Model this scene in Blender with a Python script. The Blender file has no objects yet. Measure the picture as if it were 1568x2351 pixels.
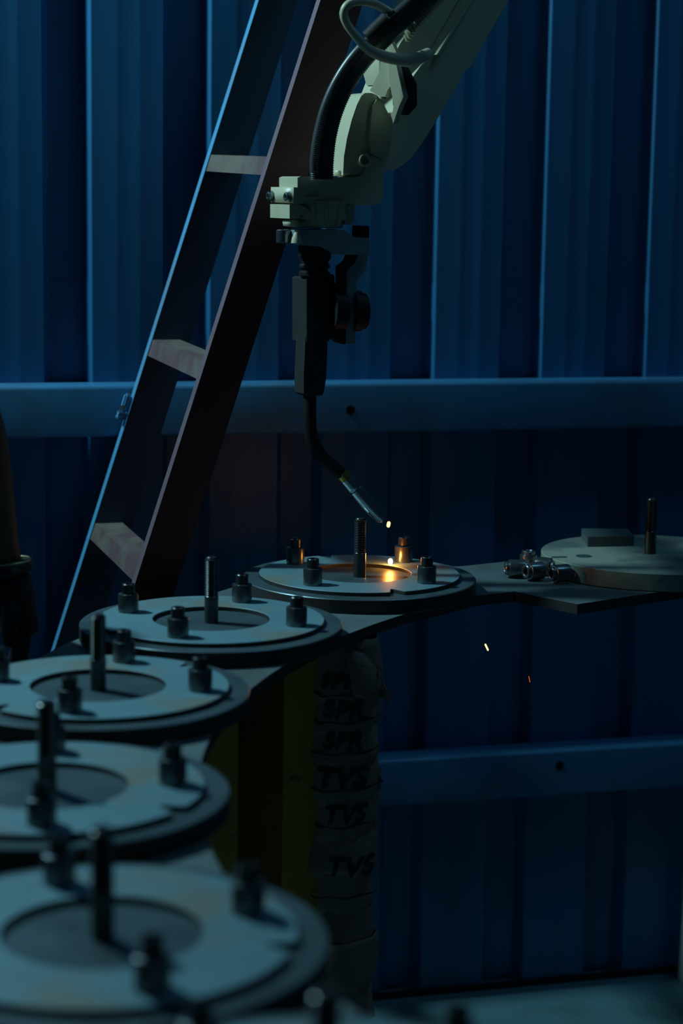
import bpy, bmesh, math, random
from math import sin, cos, pi, radians, sqrt, atan2
from mathutils import Vector, Matrix
random.seed(4)
S = bpy.context.scene
COL = S.collection

# ---------------------------------------------------------------- camera, world, lights, exposure
F, PITCH, ROLL, HC = 4607.6, 0.158643, 0.015659, 1.55
cam_d = bpy.data.cameras.new('camera')
cam = bpy.data.objects.new('camera', cam_d)
COL.objects.link(cam)
cam_d.sensor_fit = 'VERTICAL'
cam_d.sensor_height = 36.0
cam_d.lens = F / 2351 * 36
_x = Vector((cos(ROLL), sin(ROLL) * sin(PITCH), sin(ROLL) * cos(PITCH)))
_y = Vector((-sin(ROLL), cos(ROLL) * sin(PITCH), cos(ROLL) * cos(PITCH)))
_z = Vector((0, -cos(PITCH), sin(PITCH)))
cam.matrix_world = Matrix(((_x.x, _y.x, _z.x, 0), (_x.y, _y.y, _z.y, 0), (_x.z, _y.z, _z.z, HC), (0, 0, 0, 1)))
cam_d.dof.use_dof = True
cam_d.dof.focus_distance = 3.14
cam_d.dof.aperture_fstop = 2.9
cam_d.dof.aperture_blades = 7
cam_d.clip_start = 0.05
S.camera = cam

w = bpy.data.worlds.new('night_workshop')
S.world = w
w.use_nodes = True
w.node_tree.nodes['Background'].inputs[0].default_value = (0.22, 0.52, 1.0, 1)
w.node_tree.nodes['Background'].inputs[1].default_value = 0.015

def lamp(name, kind, loc, power, color, size=0.1, target=None, sy=None):
    d = bpy.data.lights.new(name, kind)
    d.energy = power
    d.color = color
    if kind == 'AREA':
        d.shape = 'RECTANGLE'
        d.size = size
        d.size_y = sy or size
    else:
        d.shadow_soft_size = size
    o = bpy.data.objects.new(name, d)
    COL.objects.link(o)
    o.location = loc
    if target is not None:
        o.rotation_euler = (Vector(target) - Vector(loc)).to_track_quat('-Z', 'Y').to_euler()
    return o
lamp('key_lamp', 'AREA', (-1.5, 3.14, 2.85), 40, (0.50, 0.90, 1.0), 0.13, (0.0, 2.8, 0.9), 0.13)
lamp('wall_fill', 'AREA', (1.4, 2.9, 4.2), 8.0, (0.20, 0.62, 1.0), 1.0, (1.0, 3.7, 1.6), 0.5)  # unseen fill, added to brighten the wall pans

S.view_settings.view_transform = 'Standard'
S.view_settings.look = 'None'
S.view_settings.gamma = 1
S.view_settings.use_curve_mapping = False
S.view_settings.exposure = 0.0

# ---------------------------------------------------------------- measuring helpers: picture measure to a place at its own distance
def ray(u, v):
    u -= 784; v -= 1175.5
    a = u * cos(ROLL) + v * sin(ROLL)
    b = -u * sin(ROLL) + v * cos(ROLL)
    return Vector((a / F, cos(PITCH) - b / F * sin(PITCH), -sin(PITCH) - b / F * cos(PITCH)))
CAM = Vector((0, 0, HC))
def at(u, v, Y):
    d = ray(u, v)
    return CAM + d * (Y / d.y)
def onz(u, v, z):
    d = ray(u, v)
    return CAM + d * ((z - HC) / d.z)

# ---------------------------------------------------------------- materials
MATS = {}
def mat(name, color, rough=0.5, metal=0.0, spots=None, spot_scale=8.0, spot_lo=0.52, spot_hi=0.66, bump=0.0, bump_scale=60.0,
        mottled=0.15, mscale=14.0, stretch=(1, 1, 1), rvar=0.0, spec=0.5, amount=0.8, coat=0.0):
    m = bpy.data.materials.new(name)
    m.use_nodes = True
    nt = m.node_tree
    N, L = nt.nodes, nt.links
    b = N['Principled BSDF']
    b.inputs['Roughness'].default_value = rough
    b.inputs['Metallic'].default_value = metal
    b.inputs['Specular IOR Level'].default_value = spec
    tc = N.new('ShaderNodeTexCoord')
    mp = N.new('ShaderNodeMapping')
    mp.inputs['Scale'].default_value = stretch
    L.new(tc.outputs['Object'], mp.inputs[0])
    n1 = N.new('ShaderNodeTexNoise')
    n1.inputs['Scale'].default_value = mscale
    n1.inputs['Detail'].default_value = 6
    L.new(mp.outputs[0], n1.inputs['Vector'])
    mix = N.new('ShaderNodeMix'); mix.data_type = 'RGBA'
    c = Vector(color)
    mix.inputs[6].default_value = (*(c * (1 - mottled)), 1)
    mix.inputs[7].default_value = (*(c * (1 + mottled)), 1)
    L.new(n1.outputs[0], mix.inputs[0])
    out = mix.outputs[2]
    if spots:
        n2 = N.new('ShaderNodeTexNoise')
        n2.inputs['Scale'].default_value = spot_scale
        n2.inputs['Detail'].default_value = 5
        L.new(mp.outputs[0], n2.inputs['Vector'])
        r = N.new('ShaderNodeValToRGB')
        r.color_ramp.elements[0].position = spot_lo
        r.color_ramp.elements[1].position = spot_hi
        r.color_ramp.elements[1].color = (amount, amount, amount, 1)
        L.new(n2.outputs[0], r.inputs[0])
        m2 = N.new('ShaderNodeMix'); m2.data_type = 'RGBA'
        L.new(r.outputs[0], m2.inputs[0])
        L.new(out, m2.inputs[6])
        m2.inputs[7].default_value = (*spots, 1)
        out = m2.outputs[2]
    L.new(out, b.inputs['Base Color'])
    if rvar:
        mr = N.new('ShaderNodeMapRange')
        mr.inputs['To Min'].default_value = max(0.05, rough - rvar)
        mr.inputs['To Max'].default_value = min(1, rough + rvar)
        L.new(n1.outputs[0], mr.inputs[0])
        L.new(mr.outputs[0], b.inputs['Roughness'])
    if bump:
        n3 = N.new('ShaderNodeTexNoise')
        n3.inputs['Scale'].default_value = bump_scale
        n3.inputs['Detail'].default_value = 4
        L.new(mp.outputs[0], n3.inputs['Vector'])
        bp = N.new('ShaderNodeBump')
        bp.inputs['Strength'].default_value = bump
        bp.inputs['Distance'].default_value = 0.002
        L.new(n3.outputs[0], bp.inputs['Height'])
        L.new(bp.outputs[0], b.inputs['Normal'])
    b.inputs['Coat Weight'].default_value = coat
    b.inputs['Coat Roughness'].default_value = 0.22
    MATS[name] = m
    return m
def emit(name, color, strength):
    m = bpy.data.materials.new(name)
    m.use_nodes = True
    b = m.node_tree.nodes['Principled BSDF']
    b.inputs['Base Color'].default_value = (*color, 1)
    b.inputs['Emission Color'].default_value = (*color, 1)
    b.inputs['Emission Strength'].default_value = strength
    MATS[name] = m
    return m

mat('wall_paint', (0.019, 0.145, 0.32), 0.42, 0, mottled=0.2, mscale=2.2, spots=(0.03, 0.07, 0.10), spot_scale=3, stretch=(3, 3, 0.35), spot_lo=0.5, spot_hi=0.75, amount=0.55, bump=0.05, bump_scale=9)
mat('girt_paint', (0.040, 0.19, 0.37), 0.4, 0, mottled=0.2, mscale=5, spots=(0.06, 0.10, 0.13), spot_scale=6, amount=0.5)
mat('faceplate_steel', (0.15, 0.29, 0.34), 0.55, 0.25, spots=(0.30, 0.19, 0.08), spot_scale=6, spot_lo=0.52, spot_hi=0.72, amount=0.8, mottled=0.18, mscale=16, bump=0.15, bump_scale=220)
mat('dark_steel', (0.10, 0.15, 0.17), 0.38, 0.45, mottled=0.25, mscale=18, rvar=0.1, bump=0.1, bump_scale=200)
mat('shaded_cut_edge', (0.035, 0.036, 0.038), 0.6, 0.1, mottled=0.3, mscale=40, spots=(0.06, 0.035, 0.02), spot_scale=12)  # rusty cut faces, with the sides' shade painted in as near-black
mat('turned_steel', (0.17, 0.20, 0.21), 0.28, 0.85, mottled=0.15, mscale=25, rvar=0.08)
mat('black_bolt', (0.045, 0.05, 0.055), 0.3, 0.6, mottled=0.1)
mat('stud_steel', (0.09, 0.10, 0.10), 0.3, 0.8, mottled=0.25, mscale=30, spots=(0.12, 0.10, 0.07), spot_scale=25)
mat('table_steel', (0.14, 0.19, 0.20), 0.55, 0.2, spots=(0.07, 0.08, 0.08), spot_scale=5, spot_lo=0.45, spot_hi=0.65, mottled=0.25, mscale=12, bump=0.2, bump_scale=90)
mat('old_plate', (0.33, 0.37, 0.30), 0.6, 0.15, spots=(0.10, 0.13, 0.14), spot_scale=6, spot_lo=0.48, spot_hi=0.6, mottled=0.2, mscale=16, bump=0.2, bump_scale=120)
mat('robot_paint', (0.56, 0.52, 0.36), 0.42, 0, mottled=0.1, mscale=8, spots=(0.34, 0.30, 0.20), spot_scale=9, spot_lo=0.6, spot_hi=0.75, amount=0.4)
mat('hose_rubber', (0.055, 0.062, 0.065), 0.34, 0, mottled=0.1)
mat('black_plastic', (0.012, 0.013, 0.015), 0.6, 0, mottled=0.1, spec=0.25)
mat('torch_grip', (0.035, 0.04, 0.038), 0.42, 0, mottled=0.2)
mat('chrome', (0.62, 0.64, 0.66), 0.2, 1.0, mottled=0.05, spots=(0.25, 0.2, 0.15), spot_scale=30, spot_lo=0.6, spot_hi=0.8)
mat('brass', (0.55, 0.40, 0.10), 0.35, 0.9)
mat('bracket_metal', (0.30, 0.38, 0.38), 0.5, 0.3)
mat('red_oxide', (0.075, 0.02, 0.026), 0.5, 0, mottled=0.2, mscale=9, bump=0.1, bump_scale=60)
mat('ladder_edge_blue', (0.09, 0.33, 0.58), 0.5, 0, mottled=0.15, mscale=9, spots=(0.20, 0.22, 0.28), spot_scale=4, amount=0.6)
mat('overspray', (0.045, 0.014, 0.022), 0.55, 0, mottled=0.2, spots=(0.015, 0.075, 0.15), spot_scale=2.2, spot_lo=0.34, spot_hi=0.50, stretch=(1, 1, 0.6), amount=0.9)
mat('rung_paint', (0.13, 0.075, 0.085), 0.55, 0, mottled=0.2, mscale=20, spots=(0.17, 0.15, 0.12), spot_scale=9, spot_lo=0.42, spot_hi=0.58, stretch=(3, 1, 1))
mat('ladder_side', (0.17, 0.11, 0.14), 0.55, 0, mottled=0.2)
mat('yellow_paint', (0.66, 0.30, 0.025), 0.5, 0, mottled=0.2, mscale=6, spots=(0.10, 0.08, 0.05), spot_scale=40, spot_lo=0.64, spot_hi=0.7)
mat('wrap_cloth', (0.32, 0.20, 0.15), 0.8, 0, mottled=0.25, mscale=18, bump=0.5, bump_scale=40)
mat('wrap_print', (0.015, 0.018, 0.025), 0.7, 0)
mat('concrete', (0.10, 0.22, 0.26), 0.75, 0, mottled=0.15, mscale=3, spots=(0.06, 0.15, 0.17), spot_scale=5, bump=0.3, bump_scale=70)
mat('board', (0.5, 0.58, 0.58), 0.6, 0, mottled=0.1)
mat('skin', (0.13, 0.055, 0.03), 0.55, 0, mottled=0.1)
mat('shirt', (0.012, 0.025, 0.06), 0.85, 0, bump=0.3, bump_scale=120)
mat('trousers', (0.02, 0.02, 0.025), 0.85, 0, bump=0.3, bump_scale=120)
mat('glove', (0.008, 0.008, 0.009), 0.85, 0)
mat('knit_cuff', (0.07, 0.08, 0.09), 0.9, 0, spots=(0.02, 0.02, 0.02), spot_scale=90, spot_lo=0.48, spot_hi=0.52, amount=1)
mat('gold', (0.7, 0.55, 0.3), 0.35, 0.8)
mat('hair', (0.01, 0.008, 0.007), 0.7, 0)
mat('eye_white', (0.7, 0.7, 0.68), 0.3, 0)
mat('boots', (0.02, 0.016, 0.012), 0.6, 0)
emit('ember_white', (1.0, 0.62, 0.22), 14)
emit('ember_orange', (1.0, 0.48, 0.12), 5)
emit('ember_red', (1.0, 0.16, 0.03), 0.75)

# ---------------------------------------------------------------- mesh helpers
LOCAL = [False]                                 # True while a thing is built around its own origin
def link(name, me, m=None, parent=None, smooth=35, local=False):
    o = bpy.data.objects.new(name, me)
    COL.objects.link(o)
    if m:
        for mm in ([m] if isinstance(m, str) else m):
            me.materials.append(MATS[mm])
    if smooth and len(me.polygons):
        me.polygons.foreach_set('use_smooth', [True] * len(me.polygons))
        me.set_sharp_from_angle(angle=radians(smooth))
    if parent:
        o.parent = parent
        if not (local or LOCAL[0]): o.matrix_parent_inverse = parent.matrix_basis.inverted()
    return o
def obj(name, bm, m=None, parent=None, smooth=35):
    bmesh.ops.recalc_face_normals(bm, faces=bm.faces)
    me = bpy.data.meshes.new(name)
    bm.to_mesh(me)
    bm.free()
    return link(name, me, m, parent, smooth)
def empty(name, loc, label, cat, group=None, rotz=0):
    o = bpy.data.objects.new(name, None)
    COL.objects.link(o)
    o.empty_display_size = 0.05
    o.location = loc
    o.rotation_euler = (0, 0, rotz)
    o['label'] = label
    o['category'] = cat
    if group: o['group'] = group
    return o
def tag(o, label, cat, group=None):
    o['label'] = label
    o['category'] = cat
    if group: o['group'] = group
    return o

def add_box(bm, c, s, M=None):
    r = bmesh.ops.create_cube(bm, size=1)
    vs = r['verts']
    for v in vs:
        v.co = Vector((v.co.x * s[0], v.co.y * s[1], v.co.z * s[2])) + Vector(c)
        if M is not None: v.co = M @ v.co
    return vs
def bevel_all(bm, off, seg=2, angle=30):
    es = [e for e in bm.edges if len(e.link_faces) == 2 and e.calc_face_angle(0) > radians(angle)]
    bmesh.ops.bevel(bm, geom=es, offset=off, segments=seg, affect='EDGES', clamp_overlap=True)
def lathe(bm, prof, seg=32, M=None, closed=False):
    """prof: (radius, height) list; axis is local z."""
    rings = []
    for r, z in prof:
        if r < 1e-6:
            rings.append([bm.verts.new((0, 0, z))])
        else:
            rings.append([bm.verts.new((r * cos(2 * pi * i / seg), r * sin(2 * pi * i / seg), z)) for i in range(seg)])
    if closed: rings.append(rings[0])
    for a, b in zip(rings, rings[1:]):
        for i in range(seg):
            j = (i + 1) % seg
            if len(a) == 1 and len(b) == 1: continue
            if len(a) == 1: bm.faces.new((a[0], b[i], b[j]))
            elif len(b) == 1: bm.faces.new((a[i], b[0], a[j]))
            else: bm.faces.new((a[i], b[i], b[j], a[j]))
    if M is not None:
        seen = set()
        for rg in rings:
            for v in rg:
                if v not in seen:
                    seen.add(v)
                    v.co = M @ v.co
def axisM(p, d):
    d = Vector(d).normalized()
    return Matrix.Translation(Vector(p)) @ d.to_track_quat('Z', 'Y').to_matrix().to_4x4()
def spline(pts, n=8):
    pts = [Vector(p) for p in pts]
    P = [pts[0] * 2 - pts[1]] + pts + [pts[-1] * 2 - pts[-2]]
    out = []
    for i in range(1, len(P) - 2):
        for k in range(n):
            t = k / n
            a, b, c, d = P[i - 1], P[i], P[i + 1], P[i + 2]
            out.append(0.5 * ((2 * b) + (c - a) * t + (2 * a - 5 * b + 4 * c - d) * t * t + (3 * b - a - 3 * c + d) * t ** 3))
    out.append(pts[-1])
    return out
def tube(bm, path, rad, seg=16, cap=True):
    """rad: number or a list per point or f(i, n, length)"""
    n = len(path)
    L = [0]
    for a, b in zip(path, path[1:]): L.append(L[-1] + (b - a).length)
    up = None
    rings = []
    for i, p in enumerate(path):
        t = (path[min(i + 1, n - 1)] - path[max(i - 1, 0)]).normalized()
        if up is None:
            up = t.orthogonal().normalized()
        up = (up - t * up.dot(t)).normalized()
        sd = t.cross(up)
        r = rad(i, n, L[i]) if callable(rad) else (rad[i] if isinstance(rad, (list, tuple)) else rad)
        rings.append([bm.verts.new(p + (up * cos(2 * pi * k / seg) + sd * sin(2 * pi * k / seg)) * r) for k in range(seg)])
    for a, b in zip(rings, rings[1:]):
        for k in range(seg):
            j = (k + 1) % seg
            bm.faces.new((a[k], b[k], b[j], a[j]))
    if cap:
        bm.faces.new(rings[0]); bm.faces.new(rings[-1])
def resample(path, step):
    out = [path[0].copy()]
    acc = 0
    for a, b in zip(path, path[1:]):
        seg = (b - a).length
        while acc + seg >= step:
            t = (step - acc) / seg
            a = a.lerp(b, t)
            out.append(a.copy())
            seg = (b - a).length
            acc = 0
        acc += seg
    return out

class Plane:
    """an upright plane through a real point, turned by yaw; picture measures land on it at its own distance"""
    def __init__(s, u, v, Y, yaw):
        s.o = at(u, v, Y)
        a = radians(yaw)
        s.x = Vector((cos(a), sin(a), 0))
        s.n = Vector((-sin(a), cos(a), 0))     # away from the viewer
    def p(s, u, v, back=0.0):
        d = ray(u, v)
        q = CAM + d * ((s.o - CAM).dot(s.n) / d.dot(s.n))
        return q + s.n * back
def prism(name, pl, pts, depth, m, parent, bev=0.002, start=0.0, seg=2, smooth=50):
    bm = bmesh.new()
    a = [bm.verts.new(pl.p(u, v, start)) for u, v in pts]
    b = [bm.verts.new(pl.p(u, v, start) + pl.n * depth) for u, v in pts]
    bm.faces.new(a); bm.faces.new(b[::-1])
    n = len(a)
    for i in range(n):
        bm.faces.new((a[i], a[(i + 1) % n], b[(i + 1) % n], b[i]))
    if bev:
        bevel_all(bm, bev, seg, 20)
    o = obj(name, bm, m, parent, smooth)
    for p_ in o.data.polygons:
        if abs(p_.normal.dot(pl.n)) > 0.999: p_.use_smooth = False
    return o

# ================================================================ THE SETTING
WA = Vector((0.0878, 3.7109, 0))
WYAW = radians(15.2)
WD = Vector((cos(WYAW), sin(WYAW), 0))
WN = Vector((-sin(WYAW), cos(WYAW), 0))
def W(s, off, z):                               # along the wall, towards the room, height
    return WA + WD * s - WN * off + Vector((0, 0, z))

def quad_strip(bm, prof, z0, z1):
    """profile of (s, off) from left to right, real sheet thickness"""
    t = 0.0006
    fr0 = [bm.verts.new(W(s, o, z0)) for s, o in prof]
    fr1 = [bm.verts.new(W(s, o, z1)) for s, o in prof]
    bk0 = [bm.verts.new(W(s, o - t, z0)) for s, o in prof]
    bk1 = [bm.verts.new(W(s, o - t, z1)) for s, o in prof]
    n = len(prof)
    for i in range(n - 1):
        bm.faces.new((fr0[i], fr0[i + 1], fr1[i + 1], fr1[i]))
        bm.faces.new((bk0[i + 1], bk0[i], bk1[i], bk1[i + 1]))
        bm.faces.new((fr0[i], bk0[i], bk0[i + 1], fr0[i + 1]))
        bm.faces.new((fr1[i], fr1[i + 1], bk1[i + 1], bk1[i]))
    bm.faces.new((fr0[0], fr1[0], bk1[0], bk0[0]))
    bm.faces.new((fr0[-1], bk0[-1], bk1[-1], fr1[-1]))
PITCHR = 0.2125
RIB0 = -0.556                                   # right edge of one channel
def sheet_profile(k0, k1, lap=0.0):
    prof = []
    for k in range(k0, k1):
        e = RIB0 + k * PITCHR                   # pan starts here, runs to the next channel
        prof += ([(e + 0.0025, lap)] if k == k0 else []) + [(e + 0.040, lap), (e + 0.044, lap + 0.0003), (e + 0.050, lap + 0.0003), (e + 0.054, lap),
                 (e + 0.080, lap), (e + 0.084, lap + 0.0003), (e + 0.090, lap + 0.0003), (e + 0.094, lap),
                 (e + 0.128, lap), (e + 0.141, lap - 0.028), (e + PITCHR - 0.0125, lap - 0.028), (e + PITCHR + 0.0005, lap - 0.001), (e + PITCHR + 0.0025, lap)]
    return prof
wall_root = bpy.data.objects.new('wall_back', None)
COL.objects.link(wall_root)
wall_root['kind'] = 'structure'
wall_root['label'] = 'dark blue corrugated metal sheet wall behind the table'
seams = [(-8, -4, 1.47), (-4, -1, 1.47), (-1, 3, 1.385), (3, 7, 1.385), (7, 11, 1.385)]
for i, (k0, k1, zs) in enumerate(seams):
    lp = 0.0007 * (i % 2)
    bm = bmesh.new(); quad_strip(bm, sheet_profile(k0, k1, lp + 0.0016), 0.012, zs)
    obj('metal_sheet', bm, 'wall_paint', wall_root, 20)
    bm = bmesh.new(); quad_strip(bm, sheet_profile(k0, k1, lp), zs - 0.02, 4.0)
    obj('metal_sheet', bm, 'wall_paint', wall_root, 20)

def girt(name, z0, z1, holes):
    root = bpy.data.objects.new(name, None)
    COL.objects.link(root)
    root['kind'] = 'structure'
    bm = bmesh.new()
    s0, s1 = RIB0 - 8 * PITCHR, RIB0 + 11 * PITCHR
    prof = [(0.0025, z1 - 0.003), (0.0025, z1), (0.0535, z1), (0.0577, z1 - 0.0011), (0.0604, z1 - 0.0038), (0.0615, z1 - 0.008), (0.0615, z0 + 0.004), (0.058, z0), (0.0025, z0), (0.0025, z0 + 0.003),
            (0.0585, z0 + 0.003), (0.0585, z1 - 0.003)]
    ra = [bm.verts.new(W(s0, o, z)) for o, z in prof]
    rb = [bm.verts.new(W(s1, o, z)) for o, z in prof]
    for i in range(len(prof)):
        j = (i + 1) % len(prof)
        bm.faces.new((ra[i], ra[j], rb[j], rb[i]))
    bm.faces.new(ra); bm.faces.new(rb[::-1])
    obj('steel_channel', bm, 'girt_paint', root, 40)
    for s, z in holes:
        bm = bmesh.new()
        lathe(bm, [(0, 0.0002), (0.0075, 0.0002), (0.0085, 0.0012), (0.0085, -0.001), (0, -0.001)], 20, axisM(W(s, 0.0617, z), -WN))
        obj('bolt_hole', bm, 'black_plastic', root)
    return root
girt('trim_1', 1.116, 1.207, [(-0.094, 1.157)])
girt('trim_2', 0.405, 0.495, [(0.335, 0.464)])

bm = bmesh.new()
add_box(bm, (0.4, 2.0, -0.05), (7.0, 6.0, 0.1))
fl = obj('floor', bm, 'concrete', None, 0)
fl['kind'] = 'structure'
# dark steel base angle at the foot of the wall
bm = bmesh.new()
M = Matrix.Translation(W(0.2, 0.012, 0.0)) @ Matrix.Rotation(WYAW, 4, 'Z')
add_box(bm, (0, 0.006, 0.005), (3.8, 0.014, 0.010), M)
bs = obj('baseboard_back', bm, 'black_plastic', None, 0)
bs['kind'] = 'structure'

# ================================================================ TURNTABLE
ZT = HC - 0.5934            # top of the ring plates
ZB = ZT - 0.006             # top of the base discs
ZP = ZT - 0.028             # top of the table plate
RC = Vector((1.27, 2.13, 0))
table = empty('rotary_table', (-0.1, 2.6, 0), 'dark steel curved table plate on a yellow post, carrying the row of round fixtures', 'table')
bm = bmesh.new()
n = 60
a0, a1 = radians(138), radians(232)
ri, ro, th = 1.42, 1.74, 0.016
ringv = []
for i in range(n + 1):
    a = a0 + (a1 - a0) * i / n
    wob = 0.004 * sin(i * 1.7) * (i % 5 == 0)
    ringv.append([bm.verts.new((RC.x + r * cos(a), RC.y + r * sin(a), z)) for r, z in ((ri, ZP), (ro + wob, ZP), (ro + wob, ZP - th), (ri, ZP - th))])
for a, b in zip(ringv, ringv[1:]):
    for k in range(4):
        bm.faces.new((a[k], a[(k + 1) % 4], b[(k + 1) % 4], b[k]))
bm.faces.new(ringv[0]); bm.faces.new(ringv[-1][::-1])
obj('table_plate', bm, 'table_steel', table, 30)
bm = bmesh.new()
poly = [(.13, 2.975), (.21, 3.076), (.275, 3.119), (.365, 3.027), (.55, 3.166), (.95, 3.43), (.98, 3.56), (.62, 3.53), (.36, 3.43), (.205, 3.33), (.06, 3.31), (-.06, 3.22), (-.02, 3.05)]
va = [bm.verts.new((x, y, ZP - 0.0008)) for x, y in poly]
vb = [bm.verts.new((x, y, ZP - 0.0008 - th)) for x, y in poly]
bm.faces.new(va); bm.faces.new(vb[::-1])
for i in range(len(poly)):
    j = (i + 1) % len(poly)
    bm.faces.new((va[i], vb[i], vb[j], va[j]))
bevel_all(bm, 0.001, 1, 40)
obj('corner_plate', bm, 'table_steel', table, 20)
# post under the plate: two flanges and a web, all yellow
PY = 2.86
def post_box(name, u0, u1, dy, ty, zt=ZP - th, z0=0.0, m='yellow_paint'):
    p0, p1 = at(u0, 1900, PY + dy), at(u1, 1900, PY + dy)
    bm = bmesh.new()
    add_box(bm, ((p0.x + p1.x) / 2, PY + dy + ty / 2, (zt + z0) / 2), (p1.x - p0.x, ty, zt - z0))
    bevel_all(bm, 0.0012, 1)
    return obj(name, bm, m, table, 20)
post_box('post_flange', 462, 546, 0.0, 0.012)
post_box('post_flange', 648, 782, 0.0, 0.012)
post_box('post_web', 536, 542, 0.012, 0.13)
post_box('post_web', 655, 662, 0.012, 0.13)
post_box('post_back', 462, 782, 0.142, 0.010)
bm = bmesh.new()
pc = at(655, 1900, PY)
add_box(bm, (pc.x, PY + 0.075, 0.006), (0.30, 0.30, 0.012))
bevel_all(bm, 0.002, 1)
obj('post_foot', bm, 'yellow_paint', table, 20)
# a second post, off to the right under the corner plate, holds its far side
bm = bmesh.new()
add_box(bm, (0.90, 3.46, (ZP - th - 0.001) / 2), (0.08, 0.08, ZP - th - 0.001))
obj('post_flange', bm, 'yellow_paint', table, 20)

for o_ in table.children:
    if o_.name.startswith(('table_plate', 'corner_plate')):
        o_.data.materials.append(MATS['shaded_cut_edge'])
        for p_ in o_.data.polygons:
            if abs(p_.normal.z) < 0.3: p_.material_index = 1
# ---------------------------------------------------------------- the wrapped bundle on the post
wrapc = at(793, 1900, PY)
WR = 0.0455
WC = Vector((wrapc.x, PY + 0.005, 0))
wrap = empty('cloth_wrapping', (WC.x, WC.y, 0), 'torn printed packing cloth wound round the yellow post under the table', 'wrapping')
def wrap_r(a, z):
    return WR + 0.0022 * sin(3 * a + z * 31) + 0.0014 * sin(7 * a - z * 70) + 0.002 * sin(z * 47)
zs_v = [1485, 1600, 1662, 1732, 1822, 1905, 1990, 2080, 2170, 2262, 2351]
zz = [at(800, v, PY - 0.04).z for v in zs_v]
zz[0] = ZP - th - 0.002
rnd = random.Random(3)
for i in range(len(zz) - 1):
    bm = bmesh.new()
    top, bot = zz[i], zz[i + 1] - 0.014
    tilt = 0.008 + 0.006 * rnd.random()
    rows = 7
    seg = 40
    grid = []
    narrow = -0.006 if i in (6, 7) else 0
    for r in range(rows + 1):
        t = r / rows
        row = []
        for k in range(seg):
            a = 2 * pi * k / seg
            z = top + (bot - top) * t
            if i: z += tilt * cos(a) * (1 if 0 < r else 0.6)
            if r == rows: z += 0.004 * sin(5 * a + i) + 0.003 * sin(11 * a)
            R = wrap_r(a, z) + 0.003 * t + 0.0006 * (i % 3) + narrow
            row.append(bm.verts.new((WC.x + R * cos(a), WC.y + R * sin(a) * 0.9, min(z, ZP - th - 0.001))))
        grid.append(row)
    for p, q in zip(grid, grid[1:]):
        for k in range(seg):
            j = (k + 1) % seg
            bm.faces.new((p[k], p[j], q[j], q[k]))
    o = obj('cloth_band', bm, 'wrap_cloth', wrap, 60)
    so = o.modifiers.new('thickness', 'SOLIDIFY'); so.thickness = 0.0016; so.offset = -1
# last length of cloth down to the floor
bm = bmesh.new()
lathe(bm, [(0.038, zz[-1] - 0.005), (0.041, zz[-1] * 0.5), (0.046, 0.03), (0.052, 0.0)], 28, Matrix.Translation((WC.x, WC.y, 0)))
obj('cloth_band', bm, 'wrap_cloth', wrap, 60)
# printed words and rules, following the curve of the wrapping
def wrap_text(s, u, v, size, shear=0.25, tilt=0.05):
    cu = bpy.data.curves.new('print', 'FONT')
    cu.body = s
    cu.size = size
    cu.shear = shear
    cu.offset = size * 0.035
    cu.space_character = 1.1
    to = bpy.data.objects.new('print', cu)
    COL.objects.link(to)
    dg = bpy.context.evaluated_depsgraph_get()
    me = bpy.data.meshes.new_from_object(to.evaluated_get(dg))
    bpy.data.objects.remove(to)
    bm = bmesh.new(); bm.from_mesh(me)
    bmesh.ops.triangulate(bm, faces=bm.faces)
    bmesh.ops.subdivide_edges(bm, edges=[e for e in bm.edges if e.calc_length() > size * 0.25], cuts=1)
    p = at(u, v, PY - 0.035)
    x0 = p.x - WC.x
    for q in bm.verts:
        x = q.co.x + x0
        z = p.z + q.co.y + x * tilt
        xx = max(-0.049, min(0.051, x))
        a = -math.acos(xx / 0.0525)
        R = wrap_r(a, z) + 0.0052
        q.co = Vector((WC.x + R * cos(a), WC.y + R * sin(a) * 0.9 - 0.0005, z))
    obj('printed_word', bm, 'wrap_print', wrap, 0)
for s, u, v, sz in [('SPR', 732, 1578, 0.032), ('SPR', 734, 1648, 0.038), ('SPR', 734, 1718, 0.036), ('TVS :', 722, 1806, 0.042), ('TVS', 738, 1888, 0.038), ('TVS', 745, 2008, 0.040)]:
    wrap_text(s, u, v, sz)
for v0 in (1596, 1660, 1732, 1815, 1900, 2062):
    bm = bmesh.new()
    z = at(790, v0, PY - 0.04).z
    va, vb = [], []
    for k in range(25):
        a = -pi + 0.15 + (pi - 0.3) * k / 24
        zz_ = z + 0.006 * cos(a) + 0.0015 * sin(6 * a + v0)
        hw = 0.0013 + 0.0006 * sin(4 * a)
        R = wrap_r(a, zz_) + 0.0054
        va.append(bm.verts.new((WC.x + R * cos(a), WC.y + R * sin(a) * 0.9 - 0.0004, zz_ + hw)))
        vb.append(bm.verts.new((WC.x + R * cos(a), WC.y + R * sin(a) * 0.9 - 0.0004, zz_ - hw)))
    for k in range(24):
        bm.faces.new((va[k], va[k + 1], vb[k + 1], vb[k]))
    obj('printed_rule', bm, 'wrap_print', wrap, 0)
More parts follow.
